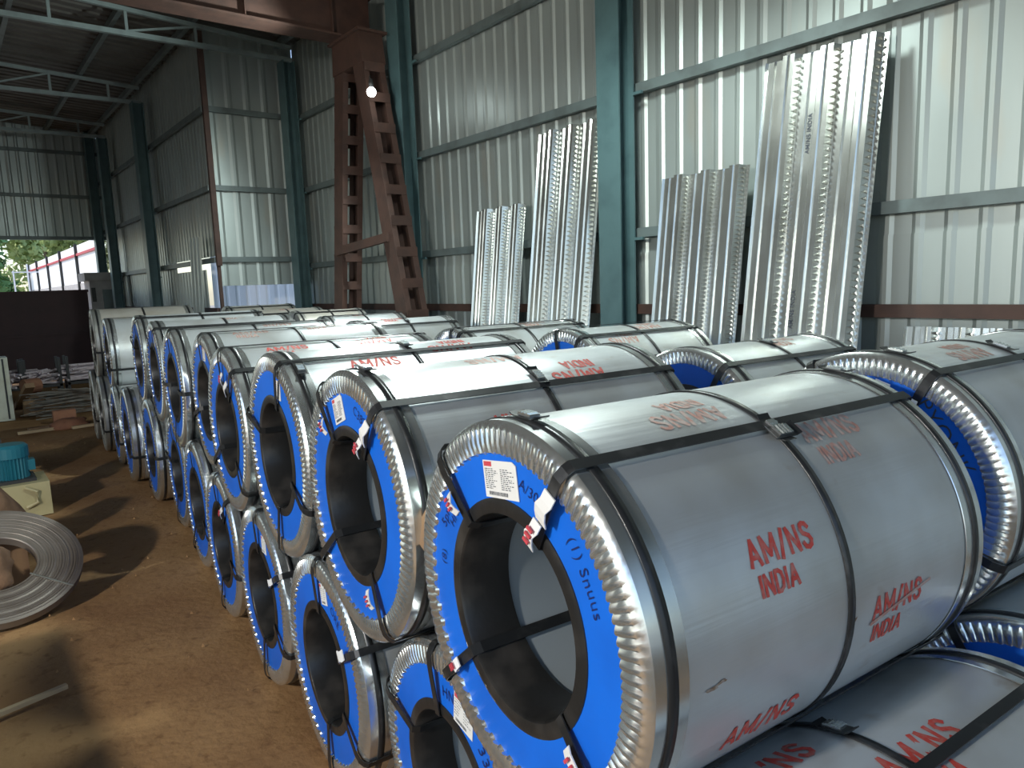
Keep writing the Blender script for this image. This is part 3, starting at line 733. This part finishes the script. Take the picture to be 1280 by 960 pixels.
rods('rod_bundle', 2.10, 16.4, .42, 34, .62, .25, .2, 'heap of pale pinkish rods nearest the grey coils', 'rebar_pale', .021, .30)
for k, (x, y) in enumerate(((.78, 16.2), (1.40, 16.3), (2.10, 16.4))):
    b = MB()
    for sx in (-.28, .28): 
        b.bar((sx, -.2, 0), (sx, -.2, .9), .05, .05); b.bar((sx, .2, 0), (sx, .2, .9), .05, .05)
        b.bar((sx, -.2, .36), (sx, .2, .36), .05, .05)
    b.bar((-.3, -.2, .38), (.3, -.2, .38), .05, .05); b.bar((-.3, .2, .38), (.3, .2, .38), .05, .05)
    o = b.build('rod_rack', M['dark_steel']); o.location = (x, y, 0); tag(o, 'dark steel rack holding the %s heap of pale rods' % ('left', 'middle', 'right')[k], 'rack', 'rod racks')
cb = empty('cream_cabinet', (.45, 14.75, 0)); tag(cb, 'cream enamelled steel cabinet at the left frame edge', 'cabinet')
MB().box(-.5, 0, -.01, .36, .5, 1.06).build('body', M['cream'], cb); MB().box(-.48, -.02, .04, .27, 0, 1.02).build('door', M['cream'], cb); MB().box(.275, -.012, .02, .30, 0, 1.04).build('seam', M['dark_steel'], cb)
pl = MB().box(-.07, -.6, -.03, .07, .6, .05).build('timber_plank', M['timber']); pl.location = (.98, 14.9, .34); pl.rotation_euler = (-.42, 0, .12); tag(pl, 'brown timber plank sloping down beside the cream cabinet', 'plank')
bk = MB().box(-.16, -.08, -.01, .16, .08, .2).build('brick_block', M['brick']); bk.location = (1.42, 13.75, 0); tag(bk, 'single brown brick block before the rods', 'brick')
cl = MB().tube([(-.13, 0, .13), (.13, 0, .13)], .13, 14).build('rusty_drum', M['brick']); cl.location = (1.12, 15.1, .38); cl.rotation_euler = (0, 0, .4); tag(cl, 'small rusty cylinder lying above the rods', 'drum')
stk = MB().box(-.16, -.12, 0, .16, .12, .36).build('timber_block', M['timber']); stk.location = (1.12, 15.1, 0); tag(stk, 'timber block under the small rusty cylinder', 'block')
for k, (x, y, ln, az, mm, lb) in enumerate(((1.0, 13.1, .55, .05, 'pale_wood', 'pale stick lying on the ground, left of the rubble'), (1.72, 13.0, .6, .15, 'pale_wood', 'pale board lying on the ground by the grey coils'), (1.05, 13.35, .35, .2, 'timber', 'short dark stick lying behind the pale one'))):
    o = MB().box(-ln/2, -.035, -.012, ln/2, .035, .03).build('stick', M[mm]); o.location = (x, y, 0); o.rotation_euler = (0, 0, az); tag(o, lb, 'stick')
def lump(name, loc, sx, sy, sz, m, label, cat, seed):
    rr = random.Random(seed); b = MB(); nu, nv = 16, 10
    for i in range(nv+1):
        a = PI*i/nv
        for k in range(nu):
            p = Vector((math.sin(a)*math.cos(2*PI*k/nu), math.sin(a)*math.sin(2*PI*k/nu), math.cos(a)))
            f = 1+.35*mnoise.noise(p*1.6+Vector((seed*3.1, 0, 0)))
            b.v.append((p.x*sx*f, p.y*sy*f, p.z*sz*f))
    for i in range(nv):
        for k in range(nu): b.f.append((i*nu+k, (i+1)*nu+k, (i+1)*nu+(k+1) % nu, i*nu+(k+1) % nu))
    o = b.build(name, M[m], None, True); o.location = loc; tag(o, label, cat); return o
lump('rubble_mound', (1.42, 13.15, .04), .28, .16, .10, 'brick', 'low mound of brown rubble between the pale sticks', 'rubble', 2)

# ------------------------------------------------------------------ left foreground: motor, sacking, slit coil
mt = empty('electric_motor', (.38, 8.25, .33)); tag(mt, 'small teal electric motor standing on a cream base', 'motor')
b = MB(); nf = 28
for k in range(nf*2):
    r = .135 if k % 2 else .118; a = 2*PI*k/(nf*2)
    b.v += [(r*math.cos(a), r*math.sin(a), 0), (r*math.cos(a), r*math.sin(a), .20)]
for k in range(nf*2):
    j = (k+1) % (nf*2); b.f.append((2*k, 2*j, 2*j+1, 2*k+1))
b.f.append(tuple(2*k+1 for k in range(nf*2))); b.f.append(tuple(2*k for k in range(nf*2-1, -1, -1))); b.build('finned_body', M['teal'], mt)
MB().tube([(0, 0, .20), (0, 0, .30), (0, 0, .325)], [.145, .145, .12], 24).build('fan_cover', M['teal'], mt)
MB().box(-.17, -.17, -.03, .17, .17, .0).build('mount_flange', M['dark_steel'], mt)
MB().box(.10, -.06, .06, .18, .06, .16).build('terminal_box', M['teal'], mt)
mb_ = empty('motor_pedestal', (.44, 8.20, 0)); tag(mb_, 'cream painted steel base box under the teal motor', 'base')
MB().box(-.5, -.22, -.02, .20, .3, .30).build('body', M['pedestal'], mb_)
MB().tube([(.0, -.23, .27), (.09, -.245, .22), (.09, -.245, .12), (.0, -.23, .08)], .018, 8).build('cable_loop', M['pedestal'], mb_)
gb = empty('gear_unit', (.14, 9.5, 0)); tag(gb, 'black gear unit behind the teal motor at the left frame edge', 'machine')
MB().box(-.35, -.25, -.01, .22, .3, .55).build('housing', M['dark_steel'], gb); MB().tube([(0, 0, .55), (0, 0, .75)], [.14, .10], 14).build('pulley', M['dark_steel'], gb); MB().box(.05, -.15, .55, .2, .1, .66).build('bracket', M['sack'], gb)
# unseen block added left of the view to shade the corner of the floor
md = empty('shade_block', (-1.15, 4.6, 0)); tag(md, 'long dark block added outside the left frame edge to shade the floor', 'machine')
MB().box(-.35, -3.2, .55, .35, -.4, .80).build('bed', M['dark_steel'], md)  # flat top slab of the added shade caster
for yq in (-3.0, -1.8, -.6):
    for xq in (-.28, .28): MB().box(xq-.05, yq-.05, -.02, xq+.05, yq+.05, .55).build('leg', M['dark_steel'], md)
MB().box(-.3, -3.1, .12, .3, -.5, .52).build('shade_skirt', M['dark_steel'], md)
# slit coil lying tilted
SC = Vector((.097, 5.656, .31))
slc = empty('slit_coil', SC); slc.rotation_euler = (math.radians(30.1), math.radians(5.9), 0)
tag(slc, 'dull grey narrow slit steel coil lying tilted on the ground at left', 'coil')
def revz(prof, n=72):
    b = MB().rev([(z, r) for r, z in prof], n); b.v = [(y, z, x) for x, y, z in b.v]; b.f = [tuple(reversed(f)) for f in b.f]; return b
pf = [(.232, -.06), (.232, -.004)]; r = .234
while r < .485:
    pf += [(r+.003, .0015*math.sin(r*140)), (r+.013, .002*math.sin(r*90)), (r+.0145, -.0025)]; r += .016
pf += [(.5, -.004), (.5, -.06)]
sb = revz(pf+[(.232, -.06)]).build('wound_strip', M['bare_steel'], slc)
sharp_smooth(sb, 25)
MB().bar((.225*math.cos(-.62), .225*math.sin(-.62), .004), (.505*math.cos(-.62), .505*math.sin(-.62), .004), .010, .005).build('tie_strap', M['galv_dull'], slc)
tb = MB().box(-.4, -.10, -.01, .32, .10, .40).build('timber_bearer', M['timber']); tb.location = (-.02, 6.16, .0); tag(tb, 'timber bearer propping the back of the slit coil', 'timber')
lump('sack_bundle', (.06, 6.72, .30), .30, .24, .33, 'sack', 'brown sacking bundle behind the tilted slit coil', 'sack', 4)
lump('sack_bundle', (.05, 5.60, .27), .155, .15, .15, 'sack', 'brown sacking bundle inside the eye of the slit coil', 'sack', 7)
lt_ = MB().bar((-.3, 4.08, .012), (.30, 4.22, .012), .030, .022).build('wooden_lath', M['pale_wood']); tag(lt_, 'pale wooden lath lying on the dark floor at lower left', 'stick')
# loose stones
rr = random.Random(3); b = MB()
for _ in range(90):
    x = rr.uniform(-.1, 1.5); y = rr.uniform(2.5, 13); s = rr.uniform(.003, .009)
    b.add([(x-s, y-s*.6, -.01), (x+s, y-s, -.01), (x+s*.7, y+s, -.01), (x-s, y+s*.7, -.01), (x, y, s*1.0)], [(0, 1, 4), (1, 2, 4), (2, 3, 4), (3, 0, 4)])
st = b.build('gravel', M['soil']); tag(st, 'scattered small stones and grit on the earth floor', 'gravel', kind='stuff')
